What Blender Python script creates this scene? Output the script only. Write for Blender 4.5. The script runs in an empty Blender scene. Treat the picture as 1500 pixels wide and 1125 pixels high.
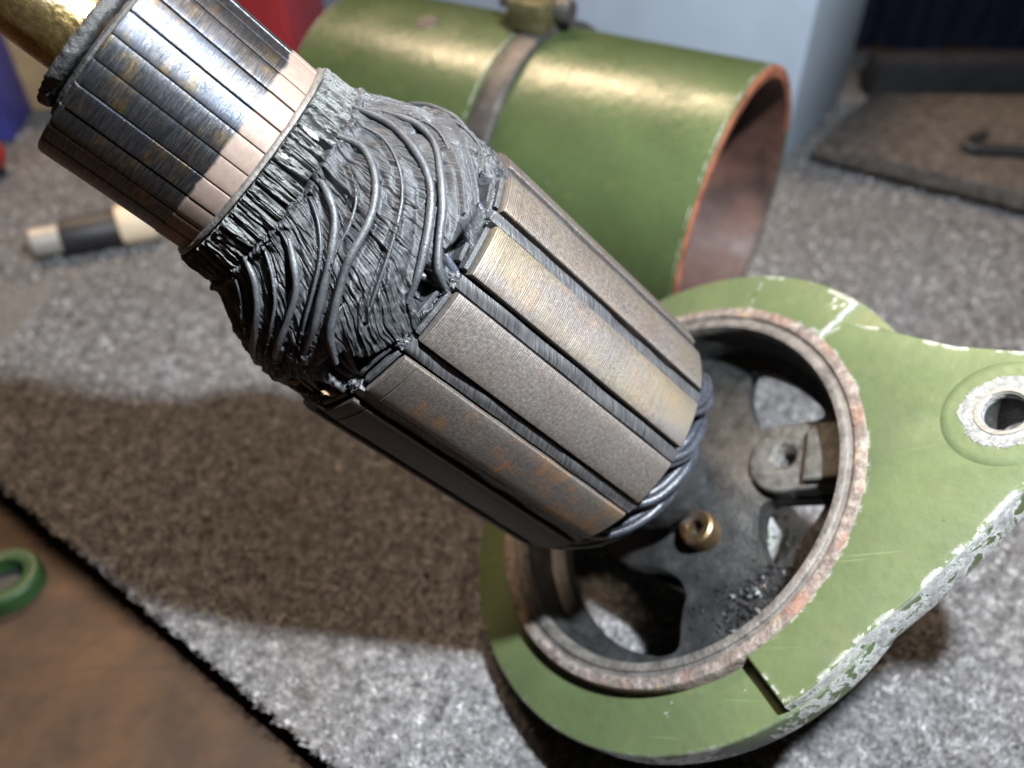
import bpy, bmesh, math, random
import numpy as np
from mathutils import Vector, Matrix, Euler

S = 0.01                      # everything below is written in centimetres
R_ = math.radians
scene = bpy.context.scene
col = scene.collection
random.seed(7); rng = np.random.default_rng(7)

# ------------------------------------------------------------------ camera, world, lamps, exposure
PITCH = 40.0
CAM_H = 18.75
cam_d = bpy.data.cameras.new('camera'); cam = bpy.data.objects.new('camera', cam_d); col.objects.link(cam)
cam.location = (0, 0, CAM_H*S); cam.rotation_euler = (R_(90-PITCH), 0, 0)
cam_d.sensor_width = 36; cam_d.lens = 36*1142/1500
cam_d.clip_start = 0.005; cam_d.clip_end = 30
cam_d.dof.use_dof = True; cam_d.dof.focus_distance = 0.122; cam_d.dof.aperture_fstop = 13.0
scene.camera = cam

world = bpy.data.worlds.new('World'); scene.world = world; world.use_nodes = True
bg = world.node_tree.nodes['Background']; bg.inputs[0].default_value = (0.62, 0.47, 0.34, 1); bg.inputs[1].default_value = 0.035

def lamp(name, loc, target, size, power, color, size_y=None):
    l = bpy.data.lights.new(name, 'AREA'); l.shape = 'DISK'; l.size = size*S; l.energy = power; l.color = color
    if size_y: l.shape = 'RECTANGLE'; l.size_y = size_y*S
    o = bpy.data.objects.new(name, l); col.objects.link(o)
    o.location = Vector(loc)*S
    o.rotation_euler = (Vector(target)-Vector(loc)).to_track_quat('-Z', 'Y').to_euler()
    return o
lamp('work_lamp', (8.2, 5, 31), (1, 13, 4), 1.6, 3.5, (0.89, 0.95, 1.0))
lamp('ceiling_lamp', (-32, 78, 115), (-32, 60, 0), 70, 21.0, (1.0, 0.73, 0.50), 12)

vs = scene.view_settings
vs.view_transform = 'Standard'; vs.look = 'None'; vs.gamma = 1.0; vs.exposure = 0.0; vs.use_curve_mapping = False

# ------------------------------------------------------------------ node helpers
def newmat(name):
    m = bpy.data.materials.new(name); m.use_nodes = True
    nt = m.node_tree; p = nt.nodes['Principled BSDF']
    return m, nt, p
def nd(nt, typ, ins=None, **props):
    n = nt.nodes.new(typ)
    for k, v in props.items(): setattr(n, k, v)
    if ins:
        for k, v in ins.items():
            if isinstance(v, bpy.types.NodeSocket): nt.links.new(v, n.inputs[k])
            else: n.inputs[k].default_value = v
    return n
def coords(nt, scale=(100, 100, 100), jitter=0.0, loc=(0, 0, 0)):
    tc = nd(nt, 'ShaderNodeTexCoord')
    mp = nd(nt, 'ShaderNodeMapping', {'Vector': tc.outputs['Object'], 'Scale': scale, 'Location': loc})
    if not jitter: return mp.outputs[0]
    oi = nd(nt, 'ShaderNodeObjectInfo')
    ml = nd(nt, 'ShaderNodeMath', {0: oi.outputs['Random'], 1: jitter}, operation='MULTIPLY')
    return nd(nt, 'ShaderNodeVectorMath', {0: mp.outputs[0], 1: ml.outputs[0]}, operation='ADD').outputs[0]
def noise(nt, vec, scale, detail=4, rough=0.55, dist=0.0):
    return nd(nt, 'ShaderNodeTexNoise', {'Vector': vec, 'Scale': scale, 'Detail': detail, 'Roughness': rough, 'Distortion': dist}).outputs[0]
def ramp(nt, fac, stops, interp='LINEAR'):
    n = nd(nt, 'ShaderNodeValToRGB', {'Fac': fac}); cr = n.color_ramp; cr.interpolation = interp
    while len(cr.elements) < len(stops): cr.elements.new(0.5)
    for e, (p, c) in zip(cr.elements, stops):
        e.position = p; e.color = (c, c, c, 1) if isinstance(c, (int, float)) else (*c, 1)
    return n.outputs[0]
def mix(nt, fac, a, b, blend='MIX'):
    n = nt.nodes.new('ShaderNodeMix'); n.data_type = 'RGBA'; n.blend_type = blend
    for i, v in ((0, fac), (6, a), (7, b)):
        if isinstance(v, bpy.types.NodeSocket): nt.links.new(v, n.inputs[i])
        elif i == 0: n.inputs[0].default_value = v
        else: n.inputs[i].default_value = (*v, 1) if len(v) == 3 else v
    return n.outputs[2]
def math_(nt, op, a, b=0.0, c=None):
    ins = {0: a, 1: b}
    if c is not None: ins[2] = c
    return nd(nt, 'ShaderNodeMath', ins, operation=op).outputs[0]
def sep(nt, v): return nd(nt, 'ShaderNodeSeparateXYZ', {0: v}).outputs
def bump(nt, h, dist_cm, strength=1.0, normal=None):
    ins = {'Height': h, 'Distance': dist_cm*S, 'Strength': strength}
    if normal is not None: ins['Normal'] = normal
    return nd(nt, 'ShaderNodeBump', ins).outputs[0]
def setp(nt, p, **kw):
    names = dict(color='Base Color', rough='Roughness', metal='Metallic', normal='Normal', spec='Specular IOR Level',
                 aniso='Anisotropic', tangent='Tangent', coat='Coat Weight', coatr='Coat Roughness', sheen='Sheen Weight')
    for k, v in kw.items():
        s = p.inputs[names[k]]
        if isinstance(v, bpy.types.NodeSocket): nt.links.new(v, s)
        elif k == 'color': s.default_value = (*v, 1)
        else: s.default_value = v

MATS = {}
def simple(name, c, rough=0.5, metal=0.0, nscale=4.0, var=0.25, bmp=0.01, bscale=None, spec=0.5, c2=None):
    m, nt, p = newmat(name); v = coords(nt)
    n = noise(nt, v, nscale, 5, 0.6)
    ca = tuple(x*(1-var) for x in c); cb = c2 or tuple(min(1, x*(1+var)) for x in c)
    setp(nt, p, color=mix(nt, ramp(nt, n, [(0.3, 0.0), (0.7, 1.0)]), ca, cb), metal=metal, spec=spec,
         rough=ramp(nt, noise(nt, v, nscale*2.3, 4), [(0.25, max(0, rough-0.1)), (0.75, min(1, rough+0.12))]))
    if bmp: setp(nt, p, normal=bump(nt, noise(nt, v, bscale or nscale*5, 5, 0.6), bmp))
    MATS[name] = m; return m

def m_bar():
    m, nt, p = newmat('commutator_copper')
    v = coords(nt); vj = coords(nt, jitter=37.0)
    x, y, z = sep(nt, v)
    zn = math_(nt, 'ADD', z, math_(nt, 'MULTIPLY', math_(nt, 'SUBTRACT', noise(nt, vj, 3.0, 3), 0.5), 0.16))
    worn = ramp(nt, math_(nt, 'SUBTRACT', zn, 13.0), [(0.385, 0.0), (0.43, 1.0)])
    str_v = nd(nt, 'ShaderNodeMapping', {'Vector': vj, 'Scale': (1, 1.0, 24)}).outputs[0]
    streak = noise(nt, str_v, 3.0, 6, 0.75)
    str_f = nd(nt, 'ShaderNodeMapping', {'Vector': vj, 'Scale': (1, 2.0, 60)}).outputs[0]
    fine = noise(nt, str_f, 3.0, 4, 0.7)
    patina = ramp(nt, streak, [(0.3, (0.028, 0.030, 0.036)), (0.5, (0.10, 0.105, 0.118)), (0.7, (0.27, 0.275, 0.29))])
    st = noise(nt, nd(nt, 'ShaderNodeMapping', {'Vector': vj, 'Scale': (1, 1.2, 2.6)}).outputs[0], 1.1, 6, 0.75)
    gold = math_(nt, 'MULTIPLY', ramp(nt, st, [(0.52, 0.0), (0.66, 0.75)]), ramp(nt, fine, [(0.42, 0.0), (0.56, 1.0)]))
    patina = mix(nt, gold, patina, (0.36, 0.24, 0.06))
    blue = ramp(nt, noise(nt, vj, 0.8, 2), [(0.5, 0.0), (0.7, 0.45)])
    patina = mix(nt, blue, patina, (0.12, 0.15, 0.22))
    cop = mix(nt, noise(nt, vj, 9, 4), (0.17, 0.122, 0.10), (0.26, 0.197, 0.163))
    spk = ramp(nt, noise(nt, vj, 26, 2), [(0.66, 0.0), (0.72, 0.55)])
    cop = mix(nt, spk, cop, (0.16, 0.10, 0.07))
    setp(nt, p, color=mix(nt, worn, cop, patina), metal=ramp(nt, worn, [(0, 0.25), (1, 1.0)]),
         rough=mix(nt, worn, (0.5, 0.5, 0.5), ramp(nt, fine, [(0.3, 0.30), (0.7, 0.46)])), aniso=0.3)
    tg = nd(nt, 'ShaderNodeTangent', direction_type='RADIAL', axis='Z'); setp(nt, p, tangent=tg.outputs[0])
    hgt = math_(nt, 'ADD', math_(nt, 'MULTIPLY', fine, 0.7), math_(nt, 'MULTIPLY', streak, 0.5))
    setp(nt, p, normal=bump(nt, hgt, 0.012, 1.0))
    MATS['bar'] = m
def obj_col(nt, i):
    oc = nd(nt, 'ShaderNodeObjectInfo').outputs['Color']
    return nd(nt, 'ShaderNodeSeparateColor', {0: oc}).outputs[i]
def m_tooth():
    m, nt, p = newmat('laminated_steel')
    v = coords(nt); vj = coords(nt, jitter=23.0); x, y, z = sep(nt, v)
    lam = nd(nt, 'ShaderNodeTexWave', {'Vector': nd(nt, 'ShaderNodeMapping', {'Vector': v, 'Scale': (0.02, 0.02, 1)}).outputs[0],
              'Scale': 8.0, 'Distortion': 0.8, 'Detail': 3.0, 'Detail Scale': 3.0}, wave_type='BANDS', bands_direction='Z').outputs[1]
    lamn = noise(nt, nd(nt, 'ShaderNodeMapping', {'Vector': vj, 'Scale': (1, 0.8, 30)}).outputs[0], 1.3, 4, 0.7)
    grain = noise(nt, vj, 16, 5, 0.65)
    base = ramp(nt, grain, [(0.25, (0.10, 0.092, 0.089)), (0.55, (0.165, 0.153, 0.148)), (0.8, (0.25, 0.23, 0.22))])
    base = mix(nt, ramp(nt, noise(nt, vj, 0.9, 3), [(0.45, 0.0), (0.75, 0.6)]), base, (0.115, 0.10, 0.098))
    pol = ramp(nt, noise(nt, nd(nt, 'ShaderNodeMapping', {'Vector': vj, 'Scale': (1, 1.2, 0.45)}).outputs[0], 1.0, 3), [(0.40, 0.0), (0.62, 0.85)])
    pol = math_(nt, 'MULTIPLY', pol, obj_col(nt, 0))
    base = mix(nt, pol, base, (0.20, 0.172, 0.10))
    rst = math_(nt, 'MULTIPLY', ramp(nt, noise(nt, vj, 1.15, 5, 0.7), [(0.50, 0.0), (0.62, 1.0)]), ramp(nt, lamn, [(0.40, 0.0), (0.56, 0.9)]))
    rst = math_(nt, 'MULTIPLY', rst, math_(nt, 'MULTIPLY', obj_col(nt, 1), 0.8))
    base = mix(nt, rst, base, (0.34, 0.17, 0.055))
    base = mix(nt, obj_col(nt, 2), base, (0.022, 0.021, 0.021))  # near-black by object colour: shade of the unlit side painted in
    base = mix(nt, ramp(nt, lam, [(0.0, 0.6), (0.2, 0.0)]), base, (0.03, 0.028, 0.026))
    base = mix(nt, 1.0, base, (1.1, 1.045, 1.01), 'MULTIPLY')
    setp(nt, p, color=base, metal=0.6, rough=ramp(nt, grain, [(0.3, 0.42), (0.7, 0.60)]))
    h = math_(nt, 'ADD', math_(nt, 'MULTIPLY', ramp(nt, lam, [(0.0, 0.0), (0.3, 1.0)]), 0.6), math_(nt, 'MULTIPLY', lamn, 0.8))
    nrm = bump(nt, h, 0.010, 0.9); nrm = bump(nt, grain, 0.007, 0.8, nrm)
    setp(nt, p, normal=nrm); MATS['tooth'] = m
def m_lacquer(name, c, c2, rough, spec=0.5, fib=True):
    m, nt, p = newmat(name); v = coords(nt, jitter=11.0)
    n = noise(nt, v, 2.4, 5, 0.65); n2 = noise(nt, v, 30, 4, 0.6)
    base = mix(nt, ramp(nt, n, [(0.35, 0.0), (0.7, 1.0)]), c, c2)
    base = mix(nt, ramp(nt, n2, [(0.55, 0.0), (0.75, 0.5)]), base, tuple(min(1, a*1.9) for a in c2))
    setp(nt, p, color=base, spec=spec, rough=ramp(nt, n2, [(0.3, rough-0.1), (0.75, rough+0.14)]))
    nrm = bump(nt, n2, 0.02 if name in ('fibrecollar', 'luglac') else 0.012, 1.0)
    if fib: nrm = bump(nt, noise(nt, v, 75, 3, 0.6), 0.004, 0.8, nrm)
    setp(nt, p, normal=nrm); MATS[name] = m
def m_wrap():
    m, nt, p = newmat('lacquered_wrap'); v = coords(nt)
    al = nd(nt, 'ShaderNodeAttribute', attribute_name='along').outputs['Fac']; ac = nd(nt, 'ShaderNodeAttribute', attribute_name='across').outputs['Fac']
    fv = nd(nt, 'ShaderNodeCombineXYZ', {0: math_(nt, 'MULTIPLY', al, 3.0), 1: math_(nt, 'MULTIPLY', ac, 40.0)}).outputs[0]
    f1 = noise(nt, fv, 1.0, 4, 0.65)
    n = noise(nt, v, 2.4, 5, 0.65); n2 = noise(nt, v, 24, 5, 0.65)
    base = mix(nt, ramp(nt, n, [(0.35, 0.0), (0.7, 1.0)]), (0.015, 0.0165, 0.019), (0.040, 0.0425, 0.047))
    base = mix(nt, ramp(nt, f1, [(0.52, 0.0), (0.74, 0.5)]), base, (0.095, 0.099, 0.103))
    setp(nt, p, color=base, spec=0.6, rough=ramp(nt, n2, [(0.3, 0.36), (0.75, 0.58)]))
    nrm = bump(nt, f1, 0.030, 1.0); nrm = bump(nt, n2, 0.008, 0.8, nrm)
    setp(nt, p, normal=nrm); MATS['wrap'] = m
def m_wedge():
    m, nt, p = newmat('slot_wedge'); v = coords(nt, jitter=19.0)
    rot = nd(nt, 'ShaderNodeMapping', {'Vector': v, 'Rotation': (R_(58), 0, 0), 'Scale': (1, 1, 1)}).outputs[0]
    st = nd(nt, 'ShaderNodeMapping', {'Vector': rot, 'Scale': (1, 22, 1.6)}).outputs[0]
    n = noise(nt, st, 1.4, 4, 0.6)
    setp(nt, p, color=ramp(nt, n, [(0.3, (0.016, 0.016, 0.018)), (0.7, (0.078, 0.078, 0.081))]), rough=0.42)
    setp(nt, p, normal=bump(nt, n, 0.02, 0.8)); MATS['wedge'] = m
def m_paint(name, c, chip_edge, chip_side, chip_top, radius=0.07, r0=0.32):
    m, nt, p = newmat(name); v = coords(nt)
    N = nd(nt, 'ShaderNodeNewGeometry').outputs['Normal']
    bv = nd(nt, 'ShaderNodeBevel', {'Radius': radius*S}, samples=6).outputs[0]
    dt = nd(nt, 'ShaderNodeVectorMath', {0: bv, 1: N}, operation='DOT_PRODUCT').outputs['Value']
    edge = ramp(nt, math_(nt, 'SUBTRACT', 1.0, dt), [(0.001, 0.0), (0.04, 1.0)])
    no = nd(nt, 'ShaderNodeVectorTransform', {0: N}, vector_type='NORMAL', convert_from='WORLD', convert_to='OBJECT').outputs[0]
    side = ramp(nt, math_(nt, 'ABSOLUTE', sep(nt, no)[2]), [(0.3, 1.0), (0.7, 0.0)])
    n1 = noise(nt, v, 2.3, 9, 0.68, 0.3); n2 = noise(nt, v, 0.5, 3)
    k = math_(nt, 'ADD', n1, math_(nt, 'MULTIPLY', edge, chip_edge))
    k = math_(nt, 'ADD', k, math_(nt, 'MULTIPLY', side, chip_side))
    k = math_(nt, 'ADD', k, math_(nt, 'MULTIPLY', math_(nt, 'SUBTRACT', noise(nt, v, 0.8, 3), 0.5), 0.5))
    k = math_(nt, 'ADD', k, chip_top)
    chip = ramp(nt, k, [(0.715, 0.0), (0.735, 1.0)])
    g = noise(nt, v, 7, 5, 0.6)
    paint = mix(nt, ramp(nt, n2, [(0.3, 0.0), (0.7, 1.0)]), tuple(a*0.86 for a in c), tuple(a*1.1 for a in c))
    paint = mix(nt, ramp(nt, noise(nt, v, 22, 3), [(0.62, 0.0), (0.75, 0.35)]), paint, tuple(a*1.5 for a in c))
    dirt = ramp(nt, noise(nt, v, 0.9, 6, 0.7), [(0.58, 0.0), (0.75, 0.4)])
    paint = mix(nt, dirt, paint, (0.13, 0.11, 0.05))
    speck = ramp(nt, noise(nt, v, 6, 2), [(0.74, 0.0), (0.76, 0.8)])
    paint = mix(nt, speck, paint, (0.04, 0.05, 0.02))
    grime = ramp(nt, noise(nt, v, 0.32, 7, 0.72, 0.5), [(0.47, 0.0), (0.70, 0.6)])
    paint = mix(nt, grime, paint, tuple(a*0.55 for a in c))
    scv = nd(nt, 'ShaderNodeMapping', {'Vector': v, 'Rotation': (0, 0, R_(37)), 'Scale': (0.35, 16, 6)}).outputs[0]
    scr_ = ramp(nt, noise(nt, scv, 1.0, 3, 0.5), [(0.70, 0.0), (0.74, 0.55)])
    paint = mix(nt, scr_, paint, tuple(min(1, a*2.1) for a in c))
    bare = ramp(nt, g, [(0.3, (0.20, 0.20, 0.20)), (0.7, (0.50, 0.50, 0.49))])
    rim = ramp(nt, k, [(0.715, 0.0), (0.728, 1.0), (0.75, 1.0), (0.79, 0.0)])
    bare = mix(nt, math_(nt, 'MULTIPLY', rim, 0.7), bare, (0.66, 0.68, 0.66))
    setp(nt, p, color=mix(nt, chip, paint, bare), metal=ramp(nt, chip, [(0, 0.0), (1, 0.35)]),
         rough=mix(nt, chip, math_(nt, 'ADD', ramp(nt, g, [(0.3, r0), (0.7, r0+0.16)]), math_(nt, 'MULTIPLY', grime, 0.4)), (0.5, 0.5, 0.5)))
    h = math_(nt, 'SUBTRACT', math_(nt, 'MULTIPLY', noise(nt, v, 3.2, 4, 0.5), 0.9), math_(nt, 'MULTIPLY', chip, 0.5))
    nrm = bump(nt, h, 0.02, 0.8); nrm = bump(nt, math_(nt, 'MULTIPLY', g, chip), 0.02, 0.8, nrm)
    setp(nt, p, normal=nrm); MATS[name] = m
def m_rust():
    m, nt, p = newmat('rusty_register'); v = coords(nt)
    n = noise(nt, v, 4.5, 7, 0.72); n2 = noise(nt, v, 1.1, 4, 0.6); n3 = noise(nt, v, 13, 4, 0.65)
    c = ramp(nt, n, [(0.22, (0.04, 0.032, 0.028)), (0.42, (0.115, 0.09, 0.077)), (0.55, (0.20, 0.165, 0.145)), (0.7, (0.38, 0.34, 0.30)), (0.85, (0.55, 0.51, 0.45))])
    c = mix(nt, ramp(nt, n2, [(0.54, 0.0), (0.70, 0.6)]), c, (0.24, 0.095, 0.05))
    c = mix(nt, ramp(nt, noise(nt, v, 0.75, 3), [(0.60, 0.0), (0.68, 0.8)]), c, (0.45, 0.34, 0.21))
    c = mix(nt, ramp(nt, n3, [(0.6, 0.0), (0.72, 0.7)]), c, (0.07, 0.055, 0.05))
    setp(nt, p, color=c, rough=0.62, metal=0.15, normal=bump(nt, math_(nt, 'ADD', n, math_(nt, 'MULTIPLY', n3, 0.6)), 0.06, 0.9)); MATS['rust'] = m
def m_castdark():
    m, nt, p = newmat('dirty_cast_metal'); v = coords(nt)
    n = noise(nt, v, 2.0, 6, 0.65); n3 = noise(nt, v, 14, 4, 0.6)
    c = ramp(nt, n, [(0.3, (0.010, 0.011, 0.012)), (0.6, (0.038, 0.039, 0.039)), (0.8, (0.085, 0.082, 0.075))])
    setp(nt, p, color=c, metal=0.35, rough=ramp(nt, n3, [(0.3, 0.33), (0.7, 0.55)]), normal=bump(nt, math_(nt, 'ADD', n, math_(nt, 'MULTIPLY', n3, 0.35)), 0.05, 0.8)); MATS['cast'] = m
def m_machined():
    m, nt, p = newmat('machined_face'); v = coords(nt)
    n = noise(nt, nd(nt, 'ShaderNodeMapping', {'Vector': v, 'Scale': (1, 14, 1)}).outputs[0], 2.2, 4)
    setp(nt, p, color=ramp(nt, n, [(0.3, (0.18, 0.175, 0.165)), (0.7, (0.40, 0.39, 0.365))]), metal=0.7, rough=0.42, normal=bump(nt, n, 0.012)); MATS['machined'] = m
def m_shaft():
    m, nt, p = newmat('tarnished_shaft'); v = coords(nt)
    n = noise(nt, v, 1.5, 6, 0.7, 0.4)
    c = ramp(nt, n, [(0.3, (0.10, 0.075, 0.04)), (0.5, (0.40, 0.29, 0.12)), (0.72, (0.62, 0.52, 0.33))])
    setp(nt, p, color=c, metal=0.95, rough=ramp(nt, noise(nt, v, 9, 3), [(0.3, 0.2), (0.7, 0.4)]), normal=bump(nt, noise(nt, v, 12, 4), 0.012)); MATS['shaft'] = m
def m_screw():
    m, nt, p = newmat('tempered_screw'); v = coords(nt)
    n = noise(nt, v, 3.2, 4, 0.6, 0.8)
    c = ramp(nt, n, [(0.3, (0.10, 0.045, 0.03)), (0.48, (0.22, 0.155, 0.07)), (0.6, (0.20, 0.13, 0.12)), (0.75, (0.42, 0.40, 0.40))])
    setp(nt, p, color=c, metal=0.9, rough=0.38, normal=bump(nt, noise(nt, v, 20, 3), 0.01)); MATS['screw'] = m
def m_carpet():
    m, nt, p = newmat('grey_felt_carpet'); v = coords(nt)
    n = noise(nt, v, 5.5, 6, 0.75); n2 = noise(nt, v, 0.25, 4)
    c = ramp(nt, n, [(0.3, (0.05, 0.05, 0.052)), (0.5, (0.16, 0.16, 0.165)), (0.7, (0.36, 0.36, 0.365))])
    c = mix(nt, ramp(nt, n2, [(0.5, 0.0), (0.75, 0.35)]), c, (0.10, 0.085, 0.07))
    setp(nt, p, color=c, rough=0.95, spec=0.15, normal=bump(nt, n, 0.15, 1.0)); MATS['carpet'] = m
def m_fibre():
    m, nt, p = newmat('carpet_fibre'); v = coords(nt)
    a = nd(nt, 'ShaderNodeAttribute', attribute_name='tint').outputs['Fac']
    c = ramp(nt, a, [(0.0, (0.05, 0.05, 0.055)), (0.35, (0.16, 0.16, 0.17)), (0.7, (0.34, 0.34, 0.352)), (1.0, (0.62, 0.62, 0.62))])
    c = mix(nt, ramp(nt, noise(nt, v, 0.22, 4), [(0.46, 0.0), (0.72, 0.6)]), c, (0.13, 0.098, 0.072))
    c = mix(nt, ramp(nt, noise(nt, v, 2.0, 5, 0.7), [(0.52, 0.0), (0.68, 0.75)]), c, (0.055, 0.042, 0.034))
    c = mix(nt, ramp(nt, noise(nt, nd(nt, 'ShaderNodeVectorMath', {0: v, 1: (31, 7, 3)}, operation='ADD').outputs[0], 2.6, 4, 0.65), [(0.56, 0.0), (0.7, 0.35)]), c, (0.50, 0.47, 0.43))
    setp(nt, p, color=c, rough=0.8, spec=0.2); MATS['fibre'] = m
def m_board():
    m, nt, p = newmat('brown_board'); v = coords(nt)
    n = noise(nt, v, 0.42, 6, 0.65); g = noise(nt, nd(nt, 'ShaderNodeMapping', {'Vector': v, 'Rotation': (0, 0, R_(35)), 'Scale': (0.25, 3, 1)}).outputs[0], 0.8, 5)
    c = mix(nt, ramp(nt, n, [(0.35, 0.0), (0.65, 1.0)]), (0.022, 0.010, 0.0035), (0.060, 0.028, 0.010))
    c = mix(nt, ramp(nt, g, [(0.45, 0.0), (0.7, 0.4)]), c, (0.022, 0.012, 0.006))
    setp(nt, p, color=c, rough=0.75, normal=bump(nt, g, 0.04)); MATS['board'] = m
m_bar(); m_tooth(); m_wrap(); m_wedge(); m_rust(); m_castdark(); m_machined(); m_shaft(); m_screw(); m_carpet(); m_fibre(); m_board()
m_lacquer('lacquer', (0.026, 0.027, 0.03), (0.066, 0.069, 0.074), 0.45, 0.6)
m_lacquer('luglac', (0.032, 0.034, 0.033), (0.082, 0.086, 0.082), 0.42, 0.6)
m_lacquer('cordlac', (0.026, 0.028, 0.032), (0.062, 0.066, 0.072), 0.38, 0.6)
m_lacquer('wirelac', (0.018, 0.020, 0.027), (0.045, 0.05, 0.066), 0.27, 0.7, False)
m_lacquer('fibrecollar', (0.016, 0.016, 0.016), (0.045, 0.045, 0.045), 0.5, 0.5)
m_paint('green', (0.078, 0.102, 0.046), 0.30, 0.20, 0.0)
m_paint('green_ear', (0.078, 0.102, 0.046), 0.20, 0.26, 0.0, 0.20)
m_paint('green_tube', (0.052, 0.073, 0.028), 0.25, 0.0, -0.01, 0.07, 0.2)
simple('bare_lug', (0.27, 0.27, 0.255), 0.5, 0.45, 9, 0.45, 0.04)
simple('lipmetal', (0.135, 0.125, 0.115), 0.5, 0.4, 3, 0.5, 0.03)
simple('lugmetal', (0.092, 0.089, 0.083), 0.45, 0.45, 5, 0.5, 0.03)
simple('black', (0.014, 0.014, 0.016), 0.5, 0, 4, 0.3, 0.01)
simple('solder', (0.55, 0.54, 0.50), 0.42, 0.7, 8, 0.3, 0.04)
simple('copper_bit', (0.50, 0.34, 0.22), 0.5, 0.4, 12, 0.4, 0.05)
simple('primer', (0.23, 0.078, 0.042), 0.6, 0.0, 1.6, 0.6, 0.03)
simple('rust_inside', (0.035, 0.022, 0.02), 0.6, 0.0, 0.3, 0.8, 0.04, c2=(0.14, 0.06, 0.042))
simple('strap_steel', (0.075, 0.07, 0.066), 0.45, 0.5, 2, 0.4, 0.02)
simple('clamp', (0.075, 0.066, 0.03), 0.45, 0.3, 2, 0.5, 0.02)
simple('pale_blue', (0.36, 0.43, 0.52), 0.45, 0, 0.15, 0.12, 0)
simple('red', (0.26, 0.017, 0.022), 0.45, 0, 0.4, 0.15, 0)
simple('deep_blue', (0.045, 0.05, 0.26), 0.5, 0, 0.3, 0.3, 0)
simple('tan', (0.46, 0.32, 0.17), 0.6, 0, 0.5, 0.2, 0)
simple('cream', (0.62, 0.50, 0.36), 0.55, 0, 0.8, 0.12, 0)
simple('silver', (0.36, 0.345, 0.32), 0.5, 0.4, 1, 0.15, 0)
simple('brown_felt', (0.088, 0.077, 0.070), 0.95, 0, 2.2, 0.55, 0.08, spec=0.1)
simple('navy_cloth', (0.007, 0.009, 0.024), 0.8, 0, 0.5, 0.3, 0, spec=0.2)
simple('dark_grey', (0.022, 0.023, 0.027), 0.8, 0, 0.4, 0.3, 0, spec=0.2)
simple('cap_green', (0.014, 0.042, 0.012), 0.45, 0, 0.8, 0.25, 0.02)
simple('shaving', (0.6, 0.6, 0.62), 0.2, 1.0, 5, 0.2, 0)

# ------------------------------------------------------------------ mesh helpers (cm in, metres out)
def mesh(name, verts, faces, mat, parent=None, smooth=True, sharp=None):
    me = bpy.data.meshes.new(name)
    me.from_pydata((np.asarray(verts, float)*S).tolist(), [], faces)
    me.validate(); me.update()
    if smooth: me.shade_smooth()
    if sharp: me.set_sharp_from_angle(angle=R_(sharp))
    if mat: me.materials.append(MATS[mat])
    o = bpy.data.objects.new(name, me); col.objects.link(o)
    if parent: o.parent = parent
    return o
def bm_obj(name, bm, mat, parent=None, smooth=True, sharp=35):
    me = bpy.data.meshes.new(name)
    bmesh.ops.recalc_face_normals(bm, faces=bm.faces)
    for v in bm.verts: v.co *= S
    bm.to_mesh(me); bm.free()
    if smooth: me.shade_smooth(); me.set_sharp_from_angle(angle=R_(sharp))
    me.materials.append(MATS[mat])
    o = bpy.data.objects.new(name, me); col.objects.link(o)
    if parent: o.parent = parent
    return o
def inst(o, parent, rotz=0.0, name=None):
    c = bpy.data.objects.new(name or o.name.split('.')[0], o.data); col.objects.link(c); c.parent = parent; c.rotation_euler = (0, 0, rotz); return c
def lathe(name, prof, mat, parent=None, n=96, sharp=30, closed=False, a0=0, a1=360):
    full = abs(a1-a0) >= 360; m = n if full else n+1
    V = []; F = []
    for i in range(m):
        a = R_(a0+(a1-a0)*i/n); c, s = math.cos(a), math.sin(a)
        for r, z in prof: V.append((r*c, r*s, z))
    k = len(prof)
    for i in range(n):
        j = (i+1) % m
        for q in range(k if closed else k-1):
            q2 = (q+1) % k
            F.append((i*k+q, j*k+q, j*k+q2, i*k+q2))
    if closed and not full:
        F.append(tuple(range(k))[::-1]); F.append(tuple((m-1)*k+q for q in range(k)))
    return mesh(name, V, F, mat, parent, True, sharp)
def tube(name, pts, rad, mat, parent=None, seg=10, sub=6, jit=0.0, caps=True):
    P = np.asarray(pts, float); n = len(P); out = []; rr = []
    rad = np.full(n, rad) if np.isscalar(rad) else np.asarray(rad, float)
    for i in range(n-1):                               # Catmull-Rom
        p0 = P[max(i-1, 0)]; p1 = P[i]; p2 = P[i+1]; p3 = P[min(i+2, n-1)]
        for t in np.linspace(0, 1, sub, endpoint=False):
            out.append(0.5*((2*p1)+(-p0+p2)*t+(2*p0-5*p1+4*p2-p3)*t*t+(-p0+3*p1-3*p2+p3)*t**3)); rr.append(rad[i]*(1-t)+rad[i+1]*t)
    out.append(P[-1]); rr.append(rad[-1]); out = np.array(out); m = len(out)
    T = np.gradient(out, axis=0); T /= np.linalg.norm(T, axis=1)[:, None]+1e-9
    u = np.cross(T[0], [0.3, 0.5, 0.8]); u /= np.linalg.norm(u); V = []; F = []
    for i in range(m):
        u = u-T[i]*(u@T[i]); u /= np.linalg.norm(u); w = np.cross(T[i], u)
        e = rr[i]*(1+jit*random.uniform(-1, 1))
        for k in range(seg):
            a = 2*math.pi*k/seg; V.append(out[i]+e*(1+jit*0.5*random.uniform(-1, 1))*(math.cos(a)*u+math.sin(a)*w))
    for i in range(m-1):
        for k in range(seg): F.append((i*seg+k, i*seg+(k+1) % seg, (i+1)*seg+(k+1) % seg, (i+1)*seg+k))
    if caps: F.append(tuple(range(seg))[::-1]); F.append(tuple((m-1)*seg+k for k in range(seg)))
    return mesh(name, V, F, mat, parent, True, 60)
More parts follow.
